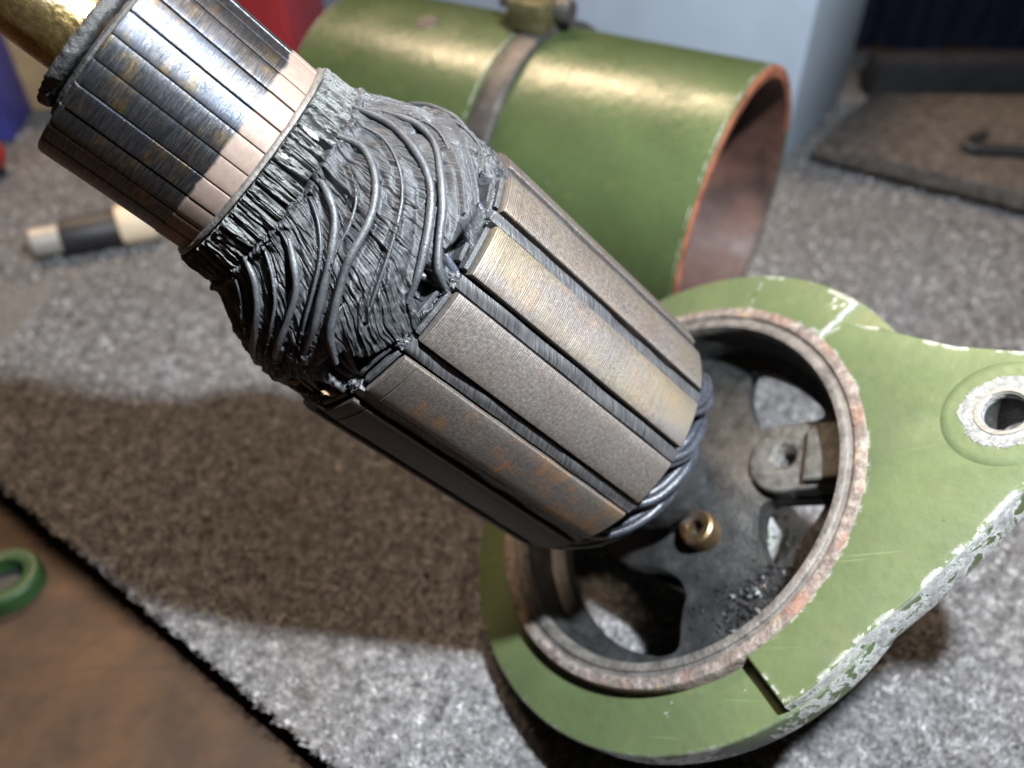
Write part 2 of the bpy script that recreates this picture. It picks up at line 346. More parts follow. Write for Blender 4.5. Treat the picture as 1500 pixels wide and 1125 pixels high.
def box(name, size, loc, mat, parent=None, rot=(0, 0, 0), bev=0.1, seg=2):
    bm = bmesh.new(); bmesh.ops.create_cube(bm, size=1)
    bmesh.ops.scale(bm, vec=size, verts=bm.verts)
    if bev: bmesh.ops.bevel(bm, geom=bm.edges[:], offset=bev, segments=seg, affect='EDGES', profile=0.5)
    bmesh.ops.transform(bm, matrix=Matrix.Translation(loc) @ Euler(rot).to_matrix().to_4x4(), verts=bm.verts)
    return bm_obj(name, bm, mat, parent)
def plate(name, loops, z0, z1, mat, parent=None, bev=0.04):
    cu = bpy.data.curves.new(name, 'CURVE'); cu.dimensions = '2D'; cu.fill_mode = 'BOTH'
    cu.extrude = max((z1-z0)/2-bev, 0.001); cu.bevel_depth = bev; cu.bevel_resolution = 2; cu.offset = -bev
    for li, lp in enumerate(loops):
        ar2 = sum(a_[0]*b_[1]-a_[1]*b_[0] for a_, b_ in zip(lp, lp[1:]+lp[:1]))
        if (ar2 > 0) == (li > 0): lp = lp[::-1]
        sp = cu.splines.new('POLY'); sp.points.add(len(lp)-1); sp.use_cyclic_u = True
        for q, (x, y) in zip(sp.points, lp): q.co = (x, y, 0, 1)
    t = bpy.data.objects.new('t', cu); col.objects.link(t)
    me = bpy.data.meshes.new_from_object(t.evaluated_get(bpy.context.evaluated_depsgraph_get()))
    bpy.data.objects.remove(t); bpy.data.curves.remove(cu)
    co = np.empty(len(me.vertices)*3); me.vertices.foreach_get('co', co); co = co.reshape(-1, 3)
    co[:, 2] += (z0+z1)/2; co *= S; me.vertices.foreach_set('co', co.ravel())
    bm = bmesh.new(); bm.from_mesh(me); bmesh.ops.remove_doubles(bm, verts=bm.verts, dist=1e-6); bmesh.ops.recalc_face_normals(bm, faces=bm.faces); bm.to_mesh(me); bm.free()
    me.materials.clear(); me.materials.append(MATS[mat]); me.shade_smooth(); me.set_sharp_from_angle(angle=R_(40)); me.name = name
    o = bpy.data.objects.new(name, me); col.objects.link(o)
    if parent: o.parent = parent
    return o
def arc(r, a0, a1, n=40, c=(0, 0)): return [(c[0]+r*math.cos(R_(a)), c[1]+r*math.sin(R_(a))) for a in np.linspace(a0, a1, n)]
def empty(name, loc, rot=None, label=None, cat=None, group=None):
    o = bpy.data.objects.new(name, None); col.objects.link(o); o.empty_display_size = 0.01
    if rot is not None:
        m4 = Matrix(np.asarray(rot).T.tolist()).to_4x4(); m4.translation = Vector(loc)*S; o.matrix_world = m4
    else: o.location = Vector(loc)*S
    return tag(o, label, cat, group)
def tag(o, label=None, cat=None, group=None, kind=None):
    for k, v in (('label', label), ('category', cat), ('group', group), ('kind', kind)):
        if v: o[k] = v
    return o

# gradient noise on numpy arrays
_perm = rng.permutation(4096); _grad = rng.normal(size=(4096, 3)); _grad /= np.linalg.norm(_grad, axis=1)[:, None]
def gn(x, y, z=0.0):
    x, y, z = np.broadcast_arrays(np.asarray(x, float), np.asarray(y, float), np.asarray(z, float))
    xi, yi, zi = (np.floor(v).astype(int) for v in (x, y, z)); xf, yf, zf = x-xi, y-yi, z-zi
    fd = lambda t: t*t*t*(t*(t*6-15)+10)
    u, v, w = fd(xf), fd(yf), fd(zf); tot = 0
    for dx in (0, 1):
        for dy in (0, 1):
            for dz in (0, 1):
                h = _perm[(_perm[(_perm[(xi+dx) & 4095]+yi+dy) & 4095]+zi+dz) & 4095]; g = _grad[h]
                tot = tot+(u if dx else 1-u)*(v if dy else 1-v)*(w if dz else 1-w)*(g[..., 0]*(xf-dx)+g[..., 1]*(yf-dy)+g[..., 2]*(zf-dz))
    return tot*1.6

# ------------------------------------------------------------------ the setting
E0 = np.array([-16.8, 17.5]); ED = np.array([12.4, -9.0]); ED /= np.linalg.norm(ED)
pA = E0-ED*70; pB = E0+ED*45
tab = [tuple(pB), (75, pB[1]), (75, 62), (-75, 62), tuple(pA)]
bm = bmesh.new()
top = [bm.verts.new((x, y, 0)) for x, y in tab]; bot = [bm.verts.new((x, y, -0.38)) for x, y in tab]
bm.faces.new(top); bm.faces.new(bot[::-1])
for i in range(len(tab)): bm.faces.new((top[i], bot[i], bot[(i+1) % len(tab)], top[(i+1) % len(tab)]))
tag(bm_obj('bench_carpet', bm, 'carpet', smooth=False), kind='structure')
en = np.array([-ED[1], ED[0]])         # towards the bench
def inset(k): return [tuple(np.array(q)+(en*k if i in (0, 4) else 0)) for i, q in enumerate(tab)]
bm = bmesh.new(); t2 = inset(0.25)
top = [bm.verts.new((x, y, -0.39)) for x, y in t2]; bot = [bm.verts.new((x, y, -1.08)) for x, y in t2]
bm.faces.new(top); bm.faces.new(bot[::-1])
for i in range(5): bm.faces.new((top[i], bot[i], bot[(i+1) % 5], top[(i+1) % 5]))
tag(bm_obj('bench_top', bm, 'dark_grey', smooth=False), kind='structure')
tag(mesh('lower_board', [(-160, -60, -1.1), (60, -60, -1.1), (60, 90, -1.1), (-160, 90, -1.1)], [(0, 1, 2, 3)], 'board'), kind='structure')
# curtain wall with soft folds behind the bench
xs = np.linspace(-75, 90, 400); V = []; F = []
for i, x in enumerate(xs):
    y = 66+1.1*math.sin(x*0.9)+0.6*math.sin(x*2.3+1)
    V += [(x, y, -10), (x, y, 60)]
    if i: F.append((2*i-2, 2*i, 2*i+1, 2*i-1))
tag(mesh('curtain_wall', V, F, 'navy_cloth'), kind='structure')
tag(box('bench_upstand', (54, 2.5, 2.6), (50.5, 52.4, 1.3), 'dark_grey', bev=0.3), kind='structure')

# carpet pile: uncountable fibres
def fibres(name, n, xr, yr, mat, keep, L=(0.2, 0.42), W=0.034, zb=0.0, seed=1, tmul=1.0):
    r = np.random.default_rng(seed)
    x = r.uniform(*xr, n); y = r.uniform(*yr, n); k = keep(x, y); x, y = x[k], y[k]; n = len(x)
    az = r.uniform(0, 2*np.pi, n)+1.5*gn(x*0.5, y*0.5); lean = r.uniform(0.3, 1.25, n); ln = r.uniform(*L, n)*(1+0.55*gn(x*2.6, y*2.6, 7.0))
    b = np.stack([x, y, np.full(n, zb-0.02)], 1)
    dx = np.stack([np.cos(az), np.sin(az), np.zeros(n)], 1); sd = np.stack([-np.sin(az), np.cos(az), np.zeros(n)], 1)
    up = np.array([0, 0, 1.0]); w = (W*r.uniform(0.6, 1.3, n))[:, None]
    m1 = b+(dx*np.sin(lean*0.6)[:, None]+up*np.cos(lean*0.6)[:, None])*(ln*0.55)[:, None]
    t = m1+(dx*np.sin(lean*1.3)[:, None]+up*np.cos(lean*1.3)[:, None])*(ln*0.5)[:, None]
    V = np.stack([b-sd*w, b+sd*w, m1-sd*w, m1+sd*w, t], 1).reshape(-1, 3)
    o = (np.arange(n)*5)[:, None]
    q = (o+np.array([0, 1, 3, 2])); tr = (o+np.array([2, 3, 4]))
    me = bpy.data.meshes.new(name)
    me.vertices.add(len(V)); me.vertices.foreach_set('co', (V*S).ravel())
    me.loops.add(n*7); me.loops.foreach_set('vertex_index', np.concatenate([q, tr], 1).ravel())
    me.polygons.add(n*2); st = np.stack([np.arange(n)*7, np.arange(n)*7+4], 1).ravel()
    me.polygons.foreach_set('loop_start', st); me.update(calc_edges=True); me.validate()
    at = me.attributes.new('tint', 'FLOAT', 'POINT')
    tint = np.clip(r.beta(1.4, 1.5, n)*0.66+0.62*gn(x*4.6, y*4.6)+0.42*gn(x*2.0, y*2.0)+0.15, 0, 1)*tmul
    at.data.foreach_set('value', np.repeat(tint, 5).astype(np.float32))
    me.shade_smooth(); me.materials.append(MATS[mat])
    ob = bpy.data.objects.new(name, me); col.objects.link(ob); return ob
inside = lambda x, y: ((x-E0[0])*en[0]+(y-E0[1])*en[1]) > -0.12
_pile = fibres('carpet_pile', 330000, (-20, 27), (3, 29), 'fibre', inside, (0.09, 0.21), 0.016)
_far = fibres('carpet_pile_far', 90000, (-34, 34), (29, 52), 'fibre', inside, (0.13, 0.26), 0.03, 0.0, 2)
_bm = bmesh.new(); _bm.from_mesh(_pile.data); _bm.from_mesh(_far.data); _bm.to_mesh(_pile.data); _bm.free(); bpy.data.objects.remove(_far)
tag(_pile, 'short grey carpet pile covering the bench around the parts', 'carpet pile', kind='stuff')

# ------------------------------------------------------------------ armature
dw = np.array([0.69504846, 0.03404082, -0.71815657]); dw /= np.linalg.norm(dw)
Pw = np.array([-3.1137, 12.54663884, 11.38835925+0.45])
FWD = np.array([0, math.cos(R_(PITCH)), -math.sin(R_(PITCH))])
e1 = np.cross(dw, FWD); e1 = -e1 if False else e1; e1 /= np.linalg.norm(e1); e2 = np.cross(dw, e1)
# in camera axes (x right, y down, z forward) handedness is kept, so the frame is X=e2, Y=e1, Z=-d
HAND = np.linalg.det(np.stack([e2, e1, -dw]))
Z0 = 11.0                                               # local z = 11 - distance along the axis
arm = empty('armature', Pw+dw*Z0, np.stack([e2, e1, -dw]), 'blackened starter motor armature leaning upright in the green housing', 'armature')
zz = lambda s: Z0-s
def cyl(s, psi, r): a = R_(psi); return (r*math.cos(a), r*math.sin(a), zz(s))

lathe('shaft', [(0.0, 25.5), (0.70, 25.5), (0.77, 25.4), (0.77, 15.3), (0.75, 2.0), (0.75, -3.2), (0.6, -3.4), (0, -3.4)], 'shaft', arm, 64)
lathe('pinion_sleeve', [(0.75, 3.4), (1.15, 3.4), (1.2, 3.3), (1.2, 1.2), (1.0, 1.1), (1.0, -0.6), (0.75, -0.7)], 'cast', arm, 48)
# crumbling fibre collar above the commutator
def rough_ring(name, r0, r1, za, zb, mat, amp, nseg=220):
    prof = [(r0, za), (r1-0.05, za), (r1, za+0.05)]+[(r1, za+(zb-za)*t) for t in (0.3, 0.5, 0.7)]+[(r1, zb-0.05), (r1-0.05, zb), (r0, zb)]
    V = []; F = []; k = len(prof)
    for i in range(nseg):
        a = 2*math.pi*i/nseg
        for j, (r, z) in enumerate(prof):
            g = float(gn(3.5*r*math.cos(a)+9, 3.5*r*math.sin(a), z*6)); g2 = float(gn(12*r*math.cos(a), 12*r*math.sin(a)+5, z*14))
            rr = r+(amp*(g*0.7+g2*0.8) if 0 < j < k-1 else 0); z2 = z+(amp*0.5*g2 if 0 < j < k-1 else 0)
            V.append((rr*math.cos(a), rr*math.sin(a), z2))
    for i in range(nseg):
        for j in range(k-1): F.append((i*k+j, ((i+1) % nseg)*k+j, ((i+1) % nseg)*k+j+1, i*k+j+1))
    return mesh(name, V, F, mat, arm, True, 60)
rough_ring('insulating_collar', 0.7, 1.24, zz(-4.53), zz(-4.74), 'fibrecollar', 0.035)
rough_ring('insulating_washer', 0.7, 1.34, zz(-4.33), zz(-4.475), 'fibrecollar', 0.02)
lathe('mica_core', [(0.7, 15.33), (1.72, 15.33), (1.775, 15.25), (1.775, 12.8), (0.7, 12.8)], 'black', arm, 96)
# commutator bars
hb = 180/28
angs = [-hb+0.36, -hb+0.58, -hb+1.2, -2.5, 0, 2.5, hb-1.2, hb-0.58, hb-0.36]; drop = [0.016, 0.004, 0, 0, 0, 0, 0, 0.004, 0.016]
zs = [(12.93, 0), (13.37, 0), (13.41, -0.012), (13.6, -0.014), (14.2, -0.016), (14.8, -0.014), (15.28, -0.012), (15.33, -0.03), (15.35, -0.06)]
V = []; F = []
for z, dr in zs:
    row = [(1.60, angs[0], 0)]+[(1.861+dr-d_, a, 0) for a, d_ in zip(angs, drop)]+[(1.60, angs[-1], 0)]
    for r, a, _ in row: V.append((r*math.cos(R_(a)), r*math.sin(R_(a)), z))
k = len(angs)+2
for i in range(len(zs)-1):
    for j in range(k-1): F.append((i*k+j, i*k+j+1, (i+1)*k+j+1, (i+1)*k+j))
F.append(tuple((len(zs)-1)*k+j for j in range(k)))
bar0 = mesh('commutator_bar', V, F, 'bar', arm, True, 28)
GAP0 = -7.5
for i in range(28):
    o = bar0 if i == 0 else inst(bar0, arm)
    o.rotation_euler = (random.uniform(-0.0006, 0.0006), random.uniform(-0.0006, 0.0006), R_(GAP0+hb+2*hb*i))
# lip of the risers
def lip():
    prof = [(1.80, 12.94), (1.872, 12.94), (1.93, 12.92), (1.955, 12.885), (1.95, 12.86), (1.88, 12.84), (1.80, 12.84)]
    V = []; F = []; n = 240; k = len(prof)
    for i in range(n):
        a = 2*math.pi*i/n
        for r, z in prof:
            g = float(gn(6*math.cos(a), 6*math.sin(a), z*3)); V.append(((r+0.014*g)*math.cos(a), (r+0.014*g)*math.sin(a), z+0.01*g))
    for i in range(n):
        for j in range(k-1): F.append((i*k+j, ((i+1) % n)*k+j, ((i+1) % n)*k+j+1, i*k+j+1))
    return mesh('riser_lip', V, F, 'lipmetal', arm, True, 50)
lip()
lathe('riser_core', [(1.5, 12.86), (1.83, 12.86), (1.9, 12.4), (1.9, 12.1), (1.75, 11.6)], 'lacquer', arm, 96)
# riser lugs: two crimped wire ends for each bar, lacquered and lumpy
def lug_mesh(seed, wdeg, length, mat):
    r = random.Random(seed); nu, nv = 13, 20; V = []; F = []
    lean = r.uniform(-1.4, 0.6)
    for i in range(nv):
        t = i/(nv-1); z = 12.83-length*t
        for j in range(nu):
            u = j/(nu-1)*2-1; a = u*wdeg/2*(1-0.12*t)+lean*t
            g = float(gn(u*1.5+seed*3.1, t*1.1+seed, seed*1.7)); g2 = float(gn(u*4.5+seed, t*2.2, seed*0.7)); g3 = abs(float(gn(u*2.4+seed*7, t*0.9, seed*2.3)))
            rr = 1.985+0.055*t+0.06*g+0.035*g2-0.05*math.exp(-(g3/0.06)**2)-0.06*(abs(u) > 0.99)-(0.05*max(0, t-0.85)/0.15)-0.05*max(0, 0.12-t)/0.12*(abs(u) > 0.7)
            V.append((rr*math.cos(R_(a)), rr*math.sin(R_(a)), z+0.02*g2))
    for i in range(nv-1):
        for j in range(nu-1): F.append((i*nu+j, (i+1)*nu+j, (i+1)*nu+j+1, i*nu+j+1))
    # skirt
    n0 = len(V)
    ring = [j for j in range(nu)]+[i*nu+nu-1 for i in range(1, nv)]+[(nv-1)*nu+j for j in range(nu-2, -1, -1)]+[i*nu for i in range(nv-2, 0, -1)]
    for q in ring:
        x, y, z = V[q]; l = math.hypot(x, y); V.append((x/l*1.72, y/l*1.72, z))
    for i in range(len(ring)):
        j = (i+1) % len(ring); F.append((ring[i], ring[j], n0+j, n0+i))
    return mesh('riser_lug', V, F, mat, arm, True, 70)
variants = [lug_mesh(s, random.uniform(5.2, 6.3), random.uniform(0.5, 0.72), 'luglac') for s in range(9)]
used = set()
for i in range(56):
    q = random.randrange(9) if i > 8 else i
    o = variants[q] if q not in used else inst(variants[q], arm); used.add(q)
    o.rotation_euler = (0, 0, R_(GAP0+hb*0.5+hb*i+random.uniform(-0.35, 0.35)))
# a few bright worn spots on lugs
for psi, s in ((24.5, -1.6), (9.0, -1.72)):
    bm = bmesh.new(); bmesh.ops.create_icosphere(bm, subdivisions=3, radius=1)
    for v in bm.verts:
        g = 1+0.3*float(gn(v.co.x*2+psi, v.co.y*2, v.co.z*2)); v.co = Vector((v.co.x*0.022*g, v.co.y*0.04*g, v.co.z*(0.14 if psi > 20 else 0.05)*g))
    o = bm_obj('solder_spot', bm, 'solder', arm); o.location = Vector(cyl(s, psi, 2.03))*S; o.rotation_euler = (0, 0, R_(psi))

# ---- lacquered wrap over the end winding
ps = [-1.6, -1.3, -1.0, -.7, -.4, 0, .4, .8, 1.2, 1.45]; pr = [1.88, 2.0, 2.1, 2.33, 2.52, 2.71, 2.81, 2.85, 2.86, 2.80]
CORDS = [
 ([(-1.25, 33.1), (-0.91, 31.8), (-0.63, 23.7), (-0.43, 14.9), (-0.31, 5.9), (-0.24, -5.2), (-0.09, -14.7), (0.12, -23.7), (0.33, -30.7), (0.72, -38.3)], 0.064),
 ([(-1.2, 11.6), (-0.94, 7.0), (-0.7, 1.1), (-0.51, -6.6), (-0.34, -14.5), (-0.14, -23.6), (0.06, -32.2), (0.36, -48.4)], 0.062),
 ([(-1.0, -16.8), (-0.71, -21.9), (-0.46, -28.2), (-0.25, -39.1), (-0.04, -51.4), (0.21, -64.4)], 0.058),
 ([(-1.26, -39.2), (-0.95, -41.6), (-0.67, -47.4), (-0.4, -57.3), (-0.08, -70.9), (0.2, -84)], 0.058),
 ([(-1.25, 56.4), (-0.74, 48.8), (-0.28, 38.8), (0.08, 30.0), (0.31, 21.2), (0.51, 11.5), (0.7, 1.9), (0.85, -6.1)], 0.068),
 ([(-0.84, 60.9), (-0.41, 53.3), (-0.07, 45.7), (0.21, 33.6), (0.46, 23.6), (0.68, 14.1), (0.91, 7.5), (1.24, 4.3)], 0.066),
 ([(-0.23, 78.0), (0.07, 65.8), (0.4, 50.8), (0.67, 41.8), (0.91, 33.8)], 0.034),
 ([(0.1, 80), (0.39, 69.2), (0.75, 59.6), (0.88, 48.7)], 0.030)]
CORDS += [([(-1.15, 45), (-0.75, 40), (-0.42, 31), (-0.15, 21), (0.02, 11), (0.18, 1), (0.36, -10), (0.55, -19)], 0.026),
 ([(-1.1, 2), (-0.82, -4), (-0.55, -12), (-0.35, -21), (-0.12, -32), (0.1, -42)], 0.024), ([(-1.15, -28), (-0.85, -32), (-0.55, -38.5), (-0.32, -48), (-0.05, -61)], 0.026),
 ([(-0.5, 63), (-0.1, 55), (0.2, 46), (0.5, 36), (0.75, 27)], 0.026), ([(-1.2, -52), (-0.9, -55), (-0.6, -62), (-0.3, -73)], 0.03), ([(-0.95, 22), (-0.66, 13), (-0.5, 3), (-0.42, -8), (-0.28, -19), (-0.05, -29)], 0.022)]
for c, r in list(CORDS[:6]):
    for sh in (105, 180, 232):
        if sh == 105 and c[0][1] < 20: continue
        if sh == 232 and c[0][1] > 0: continue
        CORDS.append(([(s, p+sh) for s, p in c], r))
HOLES = [([(0.83, -4.9), (0.77, 6.8), (1.16, 3.7), (1.09, -6.3)], 0.4), ([(0.89, 14.7), (0.98, 22.6), (1.22, 19.7), (1.23, 11.0), (1.03, 10.6)], 0.42),
 ([(0.9, 36.5), (0.87, 53.6), (1.1, 49.7), (1.15, 34.5)], 0.35), ([(0.62, -38.8), (0.70, -33.6), (1.02, -29.8), (1.11, -22.7), (1.22, -16.1), (1.5, -16), (1.5, -44), (0.92, -46.2), (0.63, -44.4)], 0.55),
 ([(-1.17, 15.6), (-0.99, 14.3), (-0.48, 8.4), (-0.4, 6.3), (-0.58, 6.5), (-0.99, 9.3)], 0.14), ([(0.55, -60), (0.75, -80), (1.5, -80), (1.5, -50), (0.95, -50)], 0.5)]
for q, dep in list(HOLES[:4]): HOLES.append(([(s, p+128) for s, p in q], dep)); HOLES.append(([(s, p+205) for s, p in q], dep))
FLAP = [(-0.1, 77.6), (0.37, 59.2), (0.8, 42.5), (0.99, 35.2), (0.96, 26.2), (0.84, 14.1), (0.59, 20.3), (0.39, 32.0), (0.17, 44.4), (-0.09, 58.9)]
NA, NS = 1500, 280
sg = np.linspace(-1.42, 1.42, NS); pg = np.linspace(-180, 180, NA, endpoint=False)
SS, PP = np.meshgrid(sg, pg, indexing='ij'); RB = np.interp(SS, ps, pr)
kk = np.ones(9)/9
rb1 = np.convolve(np.pad(np.interp(sg, ps, pr), 4, 'edge'), kk, 'valid'); RB = np.repeat(rb1[:, None], NA, 1)
ARC = 2.6*np.radians(PP)
def wrap(dp): return (dp+180) % 360-180
def polyline_dist(pts):
    D = np.full(SS.shape, 9.0)
    for (s0, p0), (s1, p1) in zip(pts[:-1], pts[1:]):
        a = 2.6*np.radians(wrap(PP-p0)); b1 = 2.6*np.radians(wrap(p1-p0)); ds = s1-s0; L2 = ds*ds+b1*b1+1e-9
        t = np.clip(((SS-s0)*ds+a*b1)/L2, 0, 1); D = np.minimum(D, np.hypot(SS-s0-t*ds, a-t*b1))
    return D
def poly_sd(pts):                                          # signed distance, negative inside
    D = polyline_dist(list(pts)+[pts[0]]); c = np.mean([p for _, p in pts]); A = wrap(PP-c); ins = np.zeros(SS.shape, bool)
    q = [(s, wrap(p-c)) for s, p in pts]
    for (s0, p0), (s1, p1) in zip(q, q[1:]+q[:1]):
        cond = ((p0 > A) != (p1 > A)); xs_ = s0+(A-p0)/(p1-p0+1e-9)*(s1-s0); ins ^= cond & (SS < xs_)
    return np.where(ins, -D, D)
ang_l = R_(16)+0.16*gn(SS*0.6+4, ARC*0.5)+0.30*np.clip(-PP/90, 0, 1)*(np.abs(PP) < 110)
al = SS*np.cos(ang_l)-ARC*np.sin(ang_l); ac = SS*np.sin(ang_l)+ARC*np.cos(ang_l)
acw = ac+0.035*gn(SS*2.2, ARC*2.2, 3.3)+0.012*gn(SS*7, ARC*7, 1.3)
def ridge(u, v, w): return np.clip(1-np.abs(gn(u, v, w))*2.4, 0, 1)
r1 = ridge(al*1.1, acw*5.5, 1.5)**1.5; r2 = ridge(al*1.3+7, acw*11, 8.5)**1.3; r3 = ridge(al*1.8, acw*19, 2.2); r4 = ridge(al*2.2+3, acw*29, 4.4)
amt = np.clip(0.62+0.8*gn(SS*1.5+2, ARC*1.3, 6.0), 0.25, 1.0)
DISP = 0.03*gn(SS*1.6, ARC*1.6, 0.4)-0.03+amt*(0.040*r1+0.050*r2+0.034*r3)+0.012*r4+0.010*gn(SS*9, ARC*9, 5.0)
crack = gn(al*0.9+3, acw*3.0, 9.1); DISP -= 0.085*np.exp(-(crack/0.04)**2)*amt
flap = poly_sd(FLAP); fm = 1/(1+np.exp(flap/0.018)); DISP = DISP*(1-0.75*fm)+fm*(0.075+0.05*np.clip(-flap/0.2, 0, 1))
for pts, r in CORDS:
    D = polyline_dist(pts); DISP += 0.045*np.exp(-(D/(r*1.15))**2)-0.05*np.exp(-((D-r*2.1)/(r*0.8))**2)*(0.6+0.5*gn(SS*2, ARC*2, r*90))
for pts, dep in HOLES:
    sd = poly_sd(pts)+0.03*gn(SS*8, ARC*8, 1.0); DISP -= dep/(1+np.exp(np.clip(sd/0.014, -40, 40)))
edge_s = 1.27+0.07*gn(ARC*2.5, 3.0)+0.03*gn(ARC*9, 6.0); DISP -= 0.55/(1+np.exp(np.clip(-(SS-edge_s)/0.012, -40, 40)))
st_s = -1.27+0.07*gn(ARC*2.2, 1.0)+0.04*gn(ARC*7, 2.0)
DISP += 0.07*np.exp(-((SS-st_s-0.06)/0.07)**2)*(0.6+gn(ARC*3, SS*3, 4.0)); DISP -= 0.25/(1+np.exp(np.clip((SS-st_s)/0.02, -40, 40)))
RR = RB+DISP; a = np.radians(PP)
V = np.stack([RR*np.cos(a), RR*np.sin(a), Z0-SS], -1).reshape(-1, 3)
ii, jj = np.meshgrid(np.arange(NS-1), np.arange(NA), indexing='ij'); j2 = (jj+1) % NA
F = np.stack([ii*NA+jj, (ii+1)*NA+jj, (ii+1)*NA+j2, ii*NA+j2], -1).reshape(-1, 4)
me = bpy.data.meshes.new('end_winding_wrap')
me.vertices.add(len(V)); me.vertices.foreach_set('co', (V*S).ravel())
me.loops.add(len(F)*4); me.loops.foreach_set('vertex_index', F.ravel()); me.polygons.add(len(F)); me.polygons.foreach_set('loop_start', np.arange(len(F))*4)
me.update(calc_edges=True); me.shade_smooth(); me.materials.append(MATS['wrap'])
for nm_, ar_ in (('along', al), ('across', acw)):
    at_ = me.attributes.new(nm_, 'FLOAT', 'POINT'); at_.data.foreach_set('value', ar_.ravel().astype(np.float32))
wrap_o = bpy.data.objects.new('end_winding_wrap', me); col.objects.link(wrap_o); wrap_o.parent = arm
for pts, r in CORDS:
    q = []
    for i, (s, p) in enumerate(pts):
        lift = 0.045+r*0.35 if 0 < i < len(pts)-1 else -0.01
        q.append(cyl(s, p, float(np.interp(s, ps, pr))+lift))
    rad = [r*random.uniform(0.85, 1.12) for _ in q]; rad[0] *= 0.7; rad[-1] *= 0.6
    tube('binding_cord', q, rad, 'cordlac', arm, 12, 8, 0.03)

# ---- laminated core
NT = 14; TP = 360/NT; T0 = -3.5; HW = 9.5
lathe('core_body', [(0.7, 9.6), (2.45, 9.6), (2.52, 9.55), (2.52, 4.1), (2.45, 4.05), (0.7, 4.05)], 'black', arm, 84)
ta = [-HW, -HW+0.25, -HW+0.7, -5.5, -2, 2, 5.5, HW-0.7, HW-0.25, HW]; td = [0.03, 0.008, 0, 0, 0, 0, 0, 0, 0.008, 0.03]
tz = [(4.05, -0.05), (4.08, -0.012), (4.14, 0), (5.2, 0), (6.3, 0), (7.4, 0), (8.5, 0), (9.30, 0), (9.34, 0), (9.355, -0.022), (9.37, -0.005), (9.58, -0.008), (9.62, -0.02), (9.63, -0.06)]
V = []; F = []; k = len(ta)+2
for z, dr in tz:
    for r, aa in [(2.4, ta[0])]+[(3.0+dr-d_, aa) for aa, d_ in zip(ta, td)]+[(2.4, ta[-1])]: V.append((r*math.cos(R_(aa)), r*math.sin(R_(aa)), z))
for i in range(len(tz)-1):
    for j in range(k-1): F.append((i*k+j, i*k+j+1, (i+1)*k+j+1, (i+1)*k+j))
F.append(tuple((len(tz)-1)*k+j for j in range(k))); F.append(tuple(j for j in range(k))[::-1])
tooth0 = mesh('core_tooth', V, F, 'tooth', arm, True, 30)
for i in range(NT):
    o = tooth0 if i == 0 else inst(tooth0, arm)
    o.rotation_euler = (0, 0, R_(T0+TP*i)); o.color = ({0: 0.15, 1: 0.65, 2: 0.3}.get(i, 0.2), {13: 1.0, 0: 0.12, 1: 0.3}.get(i, 0.15), {12: 0.75, 11: 0.8, 8: 0.6, 6: 0.7, 3: 0.25, 13: 0.1}.get(i, 0.05), 1)  # blue channel: shade of the unlit side painted on, plus some hidden teeth
# slot wedges, slightly wavy strips set back between the teeth
def wedge_mesh(seed):
    V = []; F = []; nz, na = 40, 8
    for i in range(nz):
        z = 4.0+(9.72-4.0)*i/(nz-1)
        for j in range(na):
            u = j/(na-1)*2-1; aa = u*3.1+0.2*float(gn(z*0.9, seed*5.0))-0.15
            rr = 2.925-0.03*u*u+0.035*float(gn(z*1.3+seed*9, u*0.8, seed))+0.012*float(gn(z*7, u*3, seed))-(0.14 if abs(u) > 0.99 else 0)
            V.append((rr*math.cos(R_(aa)), rr*math.sin(R_(aa)), z))
    for i in range(nz-1):
        for j in range(na-1): F.append((i*na+j, i*na+j+1, (i+1)*na+j+1, (i+1)*na+j))
    F.append(tuple((nz-1)*na+j for j in range(na))); F.append(tuple(range(na))[::-1])
    return mesh('slot_wedge', V, F, 'wedge', arm, True, 50)
wv = [wedge_mesh(s) for s in range(5)]
for i in range(NT):
    o = wv[i] if i < 5 else inst(wv[i % 5], arm); o.rotation_euler = (0, 0, R_(T0+TP*(i+0.5)))
# end insulation strips beside each tooth, crumbs at the slot mouths, conductors dipping into the slots
def strip_mesh(name, half, r0, r1, za, zb, seed, bend=0.0):
    V = []; F = []; n = 14
    for i in range(n):
        u = i/(n-1)*2-1; aa = u*half; g = 0.03*float(gn(u*2+seed, seed*2.0)); dz = bend*(1-u*u)
        for r, z in ((r0, za), (r1+g-0.02, za+dz), (r1+g, za+0.02+dz), (r1+g, zb-0.02+dz), (r1+g-0.02, zb+dz), (r0, zb)):
            V.append((r*math.cos(R_(aa)), r*math.sin(R_(aa)), z+g*0.6))
    for i in range(n-1):
        for j in range(5): F.append((i*6+j, i*6+j+1, (i+1)*6+j+1, (i+1)*6+j))
    F.append(tuple(range(6))[::-1]); F.append(tuple((n-1)*6+j for j in range(6)))
    return mesh(name, V, F, 'lacquer', arm, True, 40)
sv = [strip_mesh('end_insulation', 8.2, 2.3, 2.88, 9.66, 9.75, s, 0.01) for s in range(3)]
sv2 = [strip_mesh('end_insulation', 7.6, 2.3, 2.80, 9.79, 9.87, s+5, 0.03) for s in range(3)]
for i in range(NT):
    for j, pool in enumerate((sv, sv2)):
        o = pool[i] if i < 3 else inst(pool[i % 3], arm); o.rotation_euler = (0, 0, R_(T0+TP*i+random.uniform(-0.8, 0.8)))
def crumb(seed, sx, sy, sz, mat='lacquer', name='varnish_clump'):
    bm = bmesh.new(); bmesh.ops.create_icosphere(bm, subdivisions=4, radius=1)
    for v in bm.verts:
        c = v.co; g = 1+0.45*float(gn(c.x*2+seed*3, c.y*2, c.z*2))+0.25*float(gn(c.x*6, c.y*6+seed, c.z*6)); v.co = Vector((c.x*sx*g, c.y*sy*g, c.z*sz*g))
    return bm_obj(name, bm, mat, arm)
cv = [crumb(s, 0.11, 0.15, 0.13) for s in range(4)]
